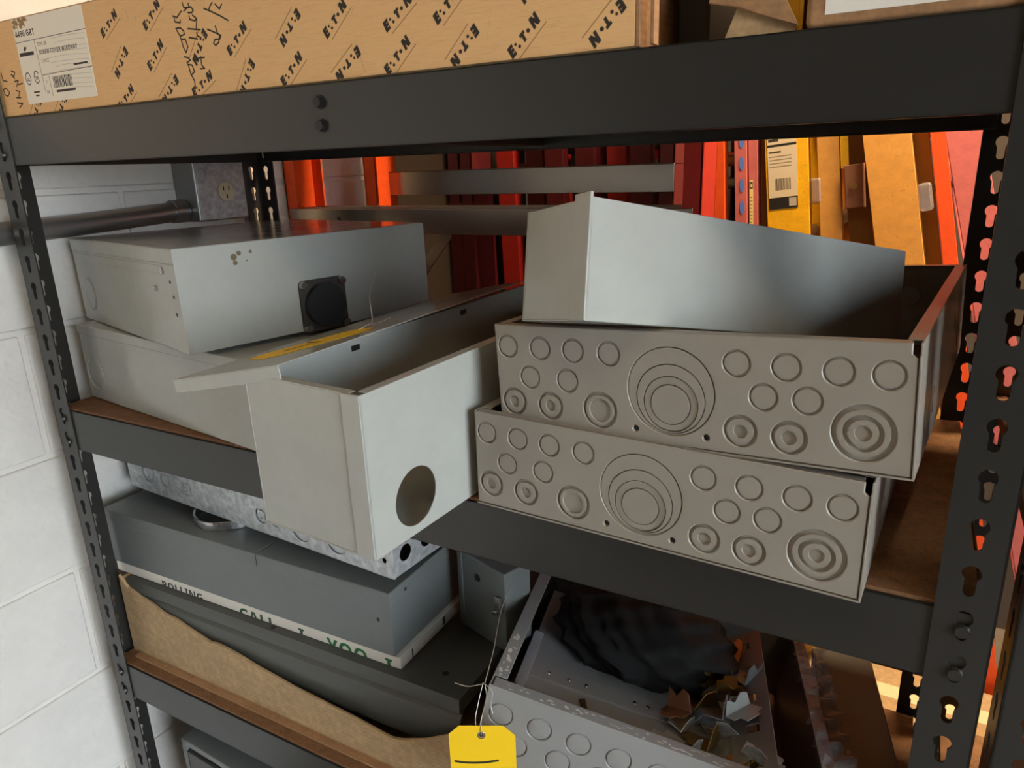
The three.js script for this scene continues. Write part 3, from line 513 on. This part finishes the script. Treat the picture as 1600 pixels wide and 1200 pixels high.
// ---------------------------------------------------------------- top shelf
const TD = UP_Y + 0.0002;
{
  const X0 = -0.030, X1 = 0.884, H = 0.1155, d = 0.425, W = X1 - X0, o = thing('long_carton', 'long brown carton printed all over with a slanted brand name, paper label at its end', 'box', [X0, TD, -0.004]);
  mesh('body', [bx(0, 0, -d, W - 0.004, H, -0.0005, 0.004)], M.kraft, o);
  const pw = 2048, ph = 262, up = [[0.2291, 0.4911, 0.264, 0.5137], [0.3102, 0.4923, 0.3369, 0.5131], [0.3041, 0.4471, 0.3348, 0.4736], [0.4369, 0.4511, 0.4666, 0.4762], [0.3757, 0.4165, 0.4028, 0.4311], [0.241, 0.4091, 0.2671, 0.4277], [0.5732, 0.455, 0.5985, 0.4792], [0.5126, 0.4175, 0.5339, 0.4362], [0.6439, 0.4155, 0.6678, 0.4383], [0.6479, 0.455, 0.6709, 0.4728], [0.707, 0.4584, 0.7209, 0.4714], [0.7744, 0.4169, 0.7994, 0.4429]],
    dn = [[0.2726, 0.4733, 0.2465, 0.4465], [0.4073, 0.4767, 0.3858, 0.4497], [0.3472, 0.4304, 0.329, 0.4151], [0.5427, 0.4805, 0.5172, 0.4551], [0.6125, 0.4373, 0.5863, 0.4163], [0.7428, 0.4421, 0.7194, 0.4169], [0.8744, 0.4453, 0.8512, 0.4212], [0.4688, 0.4361, 0.4554, 0.4158], [0.815, 0.486, 0.789, 0.461], [0.135, 0.428, 0.115, 0.408], [0.075, 0.425, 0.06, 0.41]];
  const ST = [[[0.4103, 0.4995], [0.4213, 0.4949], [0.4322, 0.4899], [0.4439, 0.4837]], [[0.4239, 0.5035], [0.4199, 0.5004], [0.417, 0.4966]], [[0.4281, 0.5014], [0.4335, 0.496], [0.4377, 0.5002]], [[0.424, 0.4802], [0.425, 0.4755], [0.4268, 0.4716]], [[0.4115, 0.4785], [0.4208, 0.4747], [0.4305, 0.4704], [0.4278, 0.4669]], [[0.4285, 0.4702], [0.4257, 0.4638], [0.4205, 0.4614], [0.4177, 0.4638], [0.4205, 0.4673], [0.4271, 0.467]], [[0.3781, 0.5093], [0.3796, 0.5041], [0.3878, 0.5031], [0.3874, 0.5073]], [[0.3788, 0.5008], [0.385, 0.5034], [0.3906, 0.5035], [0.3939, 0.4998], [0.3906, 0.4977], [0.3852, 0.4984]], [[0.3858, 0.495], [0.3863, 0.4915], [0.3941, 0.489], [0.3967, 0.4912], [0.3914, 0.4951]], [[0.3971, 0.4903], [0.3943, 0.4814]], [[0.3813, 0.4826], [0.4001, 0.4795]], [[0.394, 0.4772], [0.3946, 0.4737], [0.3996, 0.4715]], [[0.3812, 0.4734], [0.3939, 0.4708]], [[0.3843, 0.4542], [0.386, 0.4497], [0.395, 0.4519]], [[0.3942, 0.4516], [0.4003, 0.451]], [[0.3947, 0.4507], [0.3945, 0.4438], [0.3985, 0.44], [0.3915, 0.4401]], [[0.3602, 0.4979], [0.3661, 0.4956], [0.3747, 0.5013]], [[0.3617, 0.4952], [0.3622, 0.4917], [0.3704, 0.49], [0.3709, 0.492]], [[0.3619, 0.4849], [0.3691, 0.485], [0.3738, 0.4811], [0.3744, 0.4776], [0.367, 0.4766], [0.3629, 0.4831]], [[0.367, 0.4766], [0.3683, 0.4705], [0.3696, 0.4643], [0.3726, 0.4588], [0.3768, 0.4644]], [[0.369, 0.473], [0.3745, 0.4724], [0.3768, 0.4644]], [[0.3687, 0.4548], [0.3741, 0.4534], [0.3777, 0.4505], [0.3714, 0.4484]], [[0.3724, 0.4466], [0.3792, 0.4451], [0.3818, 0.4379], [0.3753, 0.4349], [0.3734, 0.4447]], [[0.3765, 0.4339], [0.3795, 0.4284], [0.379, 0.4204]],
    [[0.0279, 0.47], [0.0357, 0.4674], [0.0324, 0.4626], [0.0261, 0.4656], [0.0325, 0.46]], [[0.0309, 0.4563], [0.04, 0.4568], [0.0332, 0.4496]], [[0.0379, 0.4519], [0.0482, 0.4524]], [[0.0298, 0.4447], [0.0379, 0.4428], [0.0328, 0.4367]], [[0.0273, 0.4358], [0.0372, 0.4351]], [[0.0271, 0.4292], [0.0389, 0.4272], [0.0294, 0.4225]], [[0.0036, 0.4701], [0.0041, 0.4597], [0.0136, 0.4576]], [[0.0004, 0.4482], [0.0075, 0.4496], [0.0138, 0.4433], [0.0081, 0.4391], [0.0014, 0.4415], [0.0004, 0.4482]]];
  const pm = canvasMat(pw, ph, (c) => {
    const k = pw / W, px = (x) => (x - X0) * k, py = (y) => ph - (y - TD) * k;
    c.fillStyle = 'rgb(228,182,127)'; c.fillRect(0, 0, pw, ph);
    for (let i = 0; i < 9000; i++) { c.fillStyle = rnd() < 0.5 ? 'rgba(150,108,66,0.05)' : 'rgba(240,204,154,0.05)'; c.fillRect(rnd() * pw, rnd() * ph, 6 + rnd() * 40, 1 + rnd() * 2); }
    for (let i = 0; i < 26; i++) { c.strokeStyle = 'rgba(122,84,46,0.16)'; c.lineWidth = 1 + 2 * rnd(); const x = rnd() * pw, y = rnd() * ph; c.beginPath(); c.moveTo(x, y); c.lineTo(x + 30 * (rnd() - 0.5), y + 60 * rnd()); c.stroke(); }
    const logo = ([x0, y0, x1, y1]) => {
      const s = Math.hypot(x1 - x0, y1 - y0) * k, cx = px((x0 + x1) / 2), cy = py((y0 + y1) / 2);
      c.save(); c.translate(cx, cy); c.rotate(-Math.atan2(y1 - y0, x1 - x0)); c.scale(0.77, 0.77); c.fillStyle = '#2c2620'; c.font = 'italic bold 34px sans-serif'; c.textBaseline = 'middle'; c.textAlign = 'center';
      c.strokeStyle = '#2c2620'; c.lineWidth = 4; c.lineJoin = 'miter';
      const ft = (t, x, y) => { c.fillText(t, x, y); c.strokeText(t, x, y); }; ft('E', -46, 0); c.font = 'italic bold 27px sans-serif'; ft('T', 0, 2); c.font = 'italic bold 34px sans-serif'; ft('N', 45, 0);
      for (const [x, y, r] of [[-24, -4, 3.5], [-20, 8, 4], [21, 2, 5]]) { c.beginPath(); c.arc(x, y, r, 0, 7); c.fill(); }
      c.strokeStyle = 'rgba(104,72,42,0.6)'; c.lineWidth = 2.6; c.beginPath(); c.moveTo(-44, 27); c.lineTo(66, 27); c.stroke(); c.restore();
    };
    up.forEach(logo); dn.forEach(logo);
    c.strokeStyle = '#2a221c'; c.lineWidth = 3.6; c.lineJoin = c.lineCap = 'round';
    for (const s of ST) { c.beginPath(); s.forEach(([x, y], i) => i ? c.lineTo(px(x), py(y)) : c.moveTo(px(x), py(y))); c.stroke(); }
  }, 0.8);
  sheet('printed_face', 0.004, 0.002, W - 0.006, H - 0.003, -0.0004, pm, o, 0.0006);
  const lm = canvasMat(512, 340, (c, w, h) => {
    c.fillStyle = '#ece4d4'; c.fillRect(0, 0, w, h); c.fillStyle = '#2a2622'; c.strokeStyle = '#5a524a'; c.lineWidth = 2.5; c.textBaseline = 'top';
    c.fillStyle = 'rgba(150,116,78,0.9)'; for (let i = 0; i < 26; i++) { c.beginPath(); c.ellipse(rnd() * 110, rnd() * 34, 4 + 14 * rnd(), 3 + 7 * rnd(), rnd(), 0, 7); c.fill(); }
    c.fillStyle = '#2a2622'; c.font = 'bold 34px sans-serif'; c.fillText('4496 GRT', 6, 40); 
    const l = (a, b, d, e) => { c.beginPath(); c.moveTo(a, b); c.lineTo(d, e); c.stroke(); };
    l(0, 92, w, 88); l(140, 92, 150, 300); l(150, 232, w, 226); l(196, 236, 200, h - 20);
    c.font = '20px sans-serif'; c.fillText('TYPE 3R', 156, 100); c.font = 'bold 24px sans-serif'; c.fillText('SCREW COVER WIREWAY', 158, 130); c.font = '20px sans-serif'; c.fillText('17412', 164, 166);
    c.fillRect(10, 134, 110, 14); c.beginPath(); c.ellipse(60, 120, 12, 7, -0.6, 0, 7); c.fill();
    c.lineWidth = 4; c.strokeStyle = '#2a2622'; c.beginPath(); c.ellipse(38, 238, 19, 24, 0, 0, 7); c.stroke(); c.font = 'bold 20px sans-serif'; c.fillText('UL', 26, 229);
    c.beginPath(); c.ellipse(104, 236, 18, 24, 0, 0.5, 5.8); c.stroke(); c.fillText('SA', 94, 227);
    for (let x = 222, i = 0; x < 356; i++) { const a = 2 + rnd() * 5; c.fillRect(x, 244, a, 44); x += a + 2 + rnd() * 3; }
    c.fillRect(232, 298, 140, 9); c.fillRect(390, 206, 98, 7); c.font = '18px sans-serif'; c.fillText('1', 168, 250); c.fillText('EA', 160, 290); c.fillRect(60, 292, 44, 6); c.fillRect(70, 306, 26, 6);
    c.strokeStyle = 'rgba(120,108,92,0.35)'; c.lineWidth = 2; for (let i = 0; i < 12; i++) { const y = 100 + i * 18; c.beginPath(); c.moveTo(200 + 100 * rnd(), y); c.quadraticCurveTo(360, y - 12 * rnd(), 500, y + 8 * rnd()); c.stroke(); }
  });
  sheet('paper_label', 0.0865, 0.0135, 0.234, 0.1125, 0.0002, lm, o, 0.0004);
  // open right end: inner flaps
  mesh('end_flap', [bx(W - 0.006, 0.001, -d + 0.01, W - 0.002, H - 0.002, -0.001, 0.001)], M.kraftDark, o);
  const fl = mesh('end_flap', bx(0, 0.002, 0, 0.003, H - 0.004, 0.012, 0.0008), M.kraftDark, o); fl.position.set(W + 0.006, 0, -0.013);
}
{
  const o = thing('dark_gap_block', 'black block put in for the shade of the gap between the long carton and the open carton', 'case', [0.8935, TD, -0.060], [0, 0, 0]);  // black block stands in for the shade of an empty gap
  mesh('body', bx(0, 0, -0.30, 0.026, 0.16, 0, 0.004), M.blackMatte, o); mesh('gap_block_band', bx(-0.001, 0.115, -0.301, 0.027, 0.122, 0.001, 0.001), M.black, o);
}
{ // open carton with a drooping front flap
  const o = thing('open_carton', 'brown open carton with a drooping torn flap, right of the black gap block', 'box', [0.948, TD, -0.085]);
  const w = 0.05, d = 0.12, h = 0.10;
  mesh('side_panel', bx(0, 0, -d, 0.004, h, 0, 0.001), M.kraft, o); mesh('side_panel', bx(w - 0.004, 0, -d, w, h, 0, 0.001), M.kraft, o); mesh('back_panel', bx(0.004, 0, -d, w - 0.004, h, -d + 0.004, 0.001), M.kraft, o); mesh('base_panel', bx(0.004, 0, -d + 0.004, w - 0.004, 0.004, 0, 0.001), M.kraft, o);
  const f = mesh('drooping_flap', ext(poly([[-0.015, 0.0245], [0.006, 0.0195], [0.020, 0.0135], [0.0475, 0.0035], [0.038, 0.021], [0.020, 0.050], [-0.012, 0.050]]), 0.0035, 0.0006), M.kraftDark, o); f.position.set(0, 0, 0.076);
  const f2 = mesh('side_flap', ext(poly([[-0.004, 0], [0.046, 0], [0.044, 0.006], [0.020, 0.016], [0.004, 0.020], [0.001, 0.012]]), 0.003, 0.0006), M.kraft, o); f2.position.set(0, 0.0005, 0.0715);
}
{
  const o = thing('yellow_carton', 'bright yellow carton partly hidden by the torn flap, beside the labelled carton', 'box', [0.962, TD, -0.016]);
  mesh('body', bx(0, 0, -0.05, 0.0335, 0.10, 0, 0.0012), M.yellowCard, o); mesh('edge_fold', bx(0.0315, 0.0005, -0.001, 0.0345, 0.10, 0.0008, 0.0006), M.yellowCard, o);
}
{
  const o = thing('labelled_carton', 'brown carton with a white ruled label on the top shelf above the right post', 'box', [1.000, TD, -0.002]);
  mesh('body', bx(0, 0, -0.26, 0.185, 0.12, -0.0006, 0.004), M.kraftDark, o);
  const lm = canvasMat(512, 256, (c, w, h) => { c.fillStyle = '#e6e2da'; c.fillRect(0, 0, w, h); c.strokeStyle = '#3a3632'; c.lineWidth = 4; for (const y of [60, 130, 216]) { c.beginPath(); c.moveTo(0, y); c.lineTo(w, y); c.stroke(); } for (const x of [96, 240, 400]) { c.beginPath(); c.moveTo(x, 60); c.lineTo(x, 216); c.stroke(); } c.fillStyle = '#2a2622'; c.beginPath(); c.moveTo(52, 186); c.lineTo(76, 186); c.lineTo(64, 206); c.fill(); });
  sheet('paper_label', 0.012, 0.0075, 0.178, 0.085, -0.0005, lm, o);
}
{ // clear bag on the far left of the long carton
  const g = new THREE.SphereGeometry(0.03, 24, 16), p = g.attributes.position;
  for (let i = 0; i < p.count; i++) { const v = V3().fromBufferAttribute(p, i), k = 1 + 0.12 * Math.sin(v.x * 300) * Math.sin(v.y * 260 + v.z * 200); p.setXYZ(i, v.x * k, Math.max(-0.012, v.y * 0.7 * k) + 0.012, v.z * k); }
  g.computeVertexNormals(); const m = mesh('clear_bag', g, M.film); m.position.set(-0.02, TD + 0.1155, -0.15); tag(m, 'small crumpled clear plastic bag on top of the long carton', 'bag');
}

// ---------------------------------------------------------------- conduit and outlet box on the block wall
{
  const o = thing('conduit_pipe', 'grey metal conduit running along the block wall to the outlet box', 'pipe', [-0.079, 0, 0]);
  mesh('pipe', tube([[-0.003, 0.246, 0.6], [-0.003, 0.256, 0.1], [-0.003, 0.2645, -0.15], [-0.003, 0.272, -0.318]], 0.0170, 40, 24), M.conduit, o);
  mesh('coupling', [cyl(0.0200, 0.026, [-0.001, 0.2715, -0.298], 'z', 24)], M.conduit, o);
  mesh('clamp', [bx(-0.02, 0.238, 0.052, 0.019, 0.274, 0.064, 0.004)], M.galv, o);
  const b = thing('outlet_box', 'steel outlet box with a round ivory receptacle on the block wall', 'outlet', [WALL, 0.252, -0.312]);
  mesh('box', bx(0, 0, -0.118, 0.058, 0.125, -0.0, 0.003), M.conduit, b);
  const c = mesh('cover_plate', bx(0.058, 0.002, -0.116, 0.061, 0.123, -0.002, 0.0012), M.galv, b);
  const f = mesh('receptacle', lathe([[0.00001, 0.004], [0.0165, 0.004], [0.0175, 0.003], [0.0175, 0]], 30), M.ivory, c); f.rotation.y = Math.PI / 2; f.position.set(0.061, 0.05, -0.06);
  for (const [dy, dz] of [[0.006, -0.006], [0.006, 0.006], [-0.008, 0]]) { mesh('slot', bx(0.0648, 0.05 + dy - 0.0035, -0.06 + dz - 0.0012, 0.0654, 0.05 + dy + 0.0035, -0.06 + dz + 0.0012, 0), M.black, c); }
  mesh('screw', cyl(0.0034, 0.002, [0.0618, 0.105, -0.06], 'x', 12), M.brass, c);
  const p2 = thing('conduit_pipe', 'thin vertical conduit beside the outlet box on the block wall', 'pipe', [-0.075, FLOOR, -0.455]);
  mesh('pipe', cyl(0.0125, 2.4, [0, 1.2, 0], 'y', 20), M.conduit, p2); for (const y of [0.5, 2.0]) mesh('clamp', bx(-0.025, y, -0.016, 0.0135, y + 0.012, 0.016, 0.002), M.galv, p2);
}
// ---------------------------------------------------------------- ladders behind the shelves
function channel(w, len, fl, t, mat, name, parent) {           // C-channel rail: web to the front (z = 0), flanges to the back
  return mesh(name, [bx(0, 0, -t, w, len, 0, 0.001), bx(0, 0, -fl, t, len, -t, 0.001), bx(w - t, 0, -fl, w, len, -t, 0.001)], mat, parent);
}
function ladder(label, x, z, tilt, w, mat, opt = {}) {         // stored edge-on: near rail faces the room, rungs run back to the far rail
  const len = 1.76, k = Math.tan(THREE.MathUtils.degToRad(tilt)), o = thing('fibreglass_ladder', label, 'ladder', [x + 1.33 * k, FLOOR, z], [0, 0, Math.atan(k)], opt.group);
  channel(w, len, 0.034, 0.004, mat, 'rail', o);
  const far = channel(w, len, 0.034, 0.004, mat, 'rail', o); far.position.set(w, 0, -0.36); far.rotation.y = Math.PI;
  for (let y = opt.y0 ?? 0.2; y < len - 0.1; y += 0.305) mesh('rung', [cyl(0.015, 0.352, [w / 2, y, -0.18], 'z', 14)], M.alu, o);
  mesh('shoe', bx(-0.004, 0, -0.04, w + 0.004, 0.05, 0.004, 0.003), M.black, o);
  return o;
}
const ly = (y) => y - FLOOR;                                   // height on a ladder rail
{
  // red step ladder right behind the shelves, treads across the view
  const o = thing('step_ladder', 'wide red fibreglass step ladder with aluminium treads behind the shelving', 'ladder', [0, FLOOR, -0.575]);
  const x0 = -0.066, x1 = 0.752, len = 1.7;
  const r0 = mesh('rail', [bx(0, 0, -0.085, 0.004, len, 0, 0.001), bx(0, 0, -0.004, 0.03, len, 0, 0.001), bx(0, 0, -0.085, 0.03, len, -0.081, 0.001)], M.frpOrange, o); r0.position.set(x0 - 0.03, 0, 0);  // red rail coloured orange: the daylight on it is in the colour
  const r1 = mesh('rail', [bx(-0.004, 0, -0.085, 0, len, 0, 0.001), bx(-0.03, 0, -0.004, 0, len, 0, 0.001), bx(-0.03, 0, -0.085, 0, len, -0.081, 0.001)], M.frpRed, o); r1.position.set(x1 + 0.032, 0, 0);
  for (let i = 0; i < 5; i++) {
    const y = ly(0.258) - 0.305 * (3 - i); if (y < 0.1) continue;
    const t = mesh('tread', [bx(x0 - 0.02, y - 0.003, -0.083, x1 + 0.02, y, 0.004, 0.0015), bx(x0 - 0.02, y - 0.047, 0.001, x1 + 0.02, y, 0.0045, 0.0015), bx(x0 - 0.02, y - 0.025, -0.083, x1 + 0.02, y, -0.080, 0.001)], M.alu, o);
    for (let k = 0; k < 5; k++) mesh('grip_rib', bx(x0, y, -0.014 - k * 0.014, x1, y + 0.0018, -0.011 - k * 0.014, 0.0006), M.alu, t);
    for (const x of [x0 + 0.11, x1 - 0.11]) mesh('rivet', cyl(0.006, 0.004, [x, y - 0.022, 0.006], 'z', 12), M.alu, t);
    const br = mesh('brace', bx(0, 0, -0.012, 0.022, 0.17, -0.008, 0.001), M.alu, o); br.position.set(x0 + 0.245, y - 0.165, -0.01); br.rotation.z = -0.72;
  }
  // red ladder behind it
  const b = thing('step_ladder', 'red fibreglass step ladder behind the wide red one, light and shade put into its rail colours', 'ladder', [0, FLOOR, -0.74]);
  for (const [x, m] of [[0.205, M.frpRedShade], [0.235, M.frpRedShade], [0.66, M.frpRedShade]]) mesh('rail', [bx(x, 0, -0.004, x + 0.03, 1.75, 0, 0.001), bx(x, 0, -0.08, x + 0.004, 1.75, 0, 0.001), bx(x + 0.026, 0, -0.08, x + 0.03, 1.75, 0, 0.001)], m, b);  // red rails, shade put into the colour
  { const q = mesh('rail', [bx(0, 0, -0.004, 0.034, 1.75, 0, 0.001), bx(0, 0, -0.07, 0.004, 1.75, 0, 0.001), bx(0.030, 0, -0.07, 0.034, 1.75, 0, 0.001)], M.frpOrange, b); q.position.set(0.018, 0, 0.045); }  // lit face of a red rail, painted orange
  for (const y of [ly(0.326), ly(0.02), ly(-0.285)]) mesh('tread', [bx(0.03, y - 0.003, -0.08, 0.69, y, 0.002, 0.001), bx(0.03, y - 0.05, -0.002, 0.69, y, 0.002, 0.001)], M.alu, b);
}
for (let i = 0; i < 9; i++) ladder('red fibreglass ladder stored edge on in the back row, most painted dark for shade', 0.02 + i * 0.075, -1.12 - 0.02 * (i % 3), 2, 0.05, i % 4 === 1 ? M.frpRed : M.frpRedShade, { group: 'red ladders in the row at the back, most painted dark for shade', y0: 0.1 + 0.05 * (i % 4) });
{
  const o = thing('added_dark_sheet', 'dark brown sheet added over the too bright block wall behind the ladders', 'sheet', [WALL + 0.006, FLOOR, -0.845], [0, 0, 0]);  // added sheet, darkens the overlit wall between the ladder rails
  mesh('board', bx(0, 0, -0.78, 0.014, 1.9, 0, 0.001), std({ map: mottle(0.20, 0.155, 0.125, 0.08, 0.5), roughness: 0.7 }), o);
}
{
  const o = thing('carton', 'pale brown carton on the floor behind the shelving, in front of the ladders', 'box', [0.98, FLOOR, -0.78]);
  mesh('body', bx(0, 0, -0.16, 0.42, 0.33, 0, 0.003), M.kraft, o); mesh('packing_tape', bx(0, 0.33, -0.10, 0.42, 0.3306, -0.06, 0), M.ivory, o);
}
const ZL = -0.98;
{
  const P = [[1105, 1131, 3.5, 'frpOrange', 'orange fibreglass ladder stored edge on next to the pink one'], [1147, 1166, 4, 'frpRose', 'pale red fibreglass ladder with blue drop shaped stickers'], [1168, 1181, 4, 'frpRose', 'faded pink fibreglass ladder with a small cream label'],
    [1196, 1262, 6, 'frpYellow', 'yellow fibreglass ladder with a white barcode label'], [1277, 1311, 7, 'frpMustard', 'narrow mustard fibreglass ladder with a metal bracket'], [1355, 1428, 11.8, 'frpMustard', 'wide mustard fibreglass ladder leaning beside the orange one'], [1458, 1482, 11.8, 'frpOrange', 'bright orange fibreglass ladder leaning against the faded red one'], [1486, 1545, 15, 'frpRose', 'faded red fibreglass ladder leaning by the shelf post'],
    [1431, 1456, 11.8, 'frpOlive', 'olive brown ladder added to stand for the inside of the mustard ladder channel'], [1316, 1353, 9.5, 'frpOlive', 'olive brown ladder set back behind the metal bracket'], [1184, 1195, 5, 'frpOlive', 'thin olive yellow ladder between the pink and yellow ones']];  // first olive ladder is added, standing for the inside of the mustard channel
  // x on the plane z = ZL where a pixel column of the photograph, at mid height, meets it
  const X = (px) => { const t = (px - 800) / 1123.4, f = V3(-0.472, -0.291, -0.832), u = V3(-0.114, 0.956, -0.269), r = f.clone().cross(u).normalize(), dir = f.clone().addScaledVector(r, t).addScaledVector(u, 0.267); return 1.0845 + dir.x * (ZL - 0.566) / dir.z; };
  const made = P.map(([a, b, tilt, m, label], i) => { const zz = ZL - (i === 2 ? 0.004 : 0) + (i === 5 ? 0.02 : 0) - (i > 7 ? 0.03 : 0); return ladder(label, X(a), zz, tilt, Math.max(0.018, X(b) - X(a)), M[m], { y0: 0.16 + 0.045 * i }); });
  const wY = X(1262) - X(1196);
  sheet('barcode_label', wY * 0.06, ly(0.235), wY * 0.74, ly(0.40), 0.0005, canvasMat(256, 512, (c, w, h) => {
    c.fillStyle = '#d9c9a8'; c.fillRect(0, 0, w, h); c.fillStyle = '#1e1c18'; c.fillRect(0, h - 70, w, 70); c.fillRect(0, 128, w, 14); c.fillStyle = '#b8b0a0'; c.fillRect(178, h - 62, 66, 50);
    c.fillStyle = '#3a342c'; c.fillRect(10, 96, 90, 16); c.fillRect(160, 76, 80, 26); c.fillRect(10, 168, 110, 10); for (let i = 0; i < 4; i++) { c.fillStyle = 'rgba(60,54,44,0.45)'; c.fillRect(10, 196 + i * 20, 200, 7); }
    c.fillStyle = '#3a342c'; for (let x = 60; x < 196;) { const a = 3 + rnd() * 7; c.fillRect(x, 330, a, 70); x += a + 3 + rnd() * 4; }
  }, 0.5), made[3]);
  const wB = X(1166) - X(1147);
  for (let i = 0; i < 4; i++) { const s = new THREE.Shape(); s.absellipse(0, 0, wB * 0.2, 0.013, 0, Math.PI * 2); const m = mesh('sticker', ext(s, 0.0006, 0), M.stick ??= std({ color: sr(92, 128, 205), roughness: 0.5 }), made[1]); m.position.set(wB * 0.6, ly(0.365 - i * 0.043), 0.0002); }
  sheet('cream_label', 0.002, ly(0.15), (X(1181) - X(1168)) * 0.55, ly(0.29), 0.0005, canvasMat(64, 256, (c, w, h) => { c.fillStyle = '#e6d68c'; c.fillRect(0, 0, w, h); c.fillStyle = '#4a4a30'; c.fillRect(4, 6, 56, 26); c.fillStyle = '#e6d68c'; c.fillRect(20, 14, 26, 12); c.fillStyle = 'rgba(80,80,40,0.6)'; for (let i = 0; i < 14; i++) c.fillRect(8, 60 + i * 13, 30 + 20 * rnd(), 4); }), made[2]);
  const wN = X(1311) - X(1277);
  mesh('bracket', [bx(wN + 0.008, ly(0.235), 0.006, wN + 0.044, ly(0.315), 0.010, 0.002), bx(wN + 0.040, ly(0.235), 0.006, wN + 0.044, ly(0.315), 0.022, 0.001)], M.copper, made[4]).rotation.z = 0;
  mesh('rivet', cyl(0.006, 0.004, [wN + 0.024, ly(0.275), 0.012], 'z', 12), M.brass, made[4]);
  mesh('warning_label', bx(wN + 0.002, ly(0.31), 0.0005, wN + 0.016, ly(0.45), 0.001, 0), M.frpYellow, made[4]);
  for (const [k, px] of [[3, 1268], [5, 1440]]) { const g = new RoundedBoxGeometry(0.022, 0.05, 0.024, 2, 0.006); const m = mesh('end_cap', g, M.film, made[k]); m.position.set((k === 3 ? wY : X(1428) - X(1355)) + 0.012, ly(0.262), -0.01); }
}
// ---------------------------------------------------------------- lift everything so that the floor is y = 0
for (const o of scene.children) o.position.y += LIFT;
scene.updateMatrixWorld(true);
renderer.render(scene, camera);
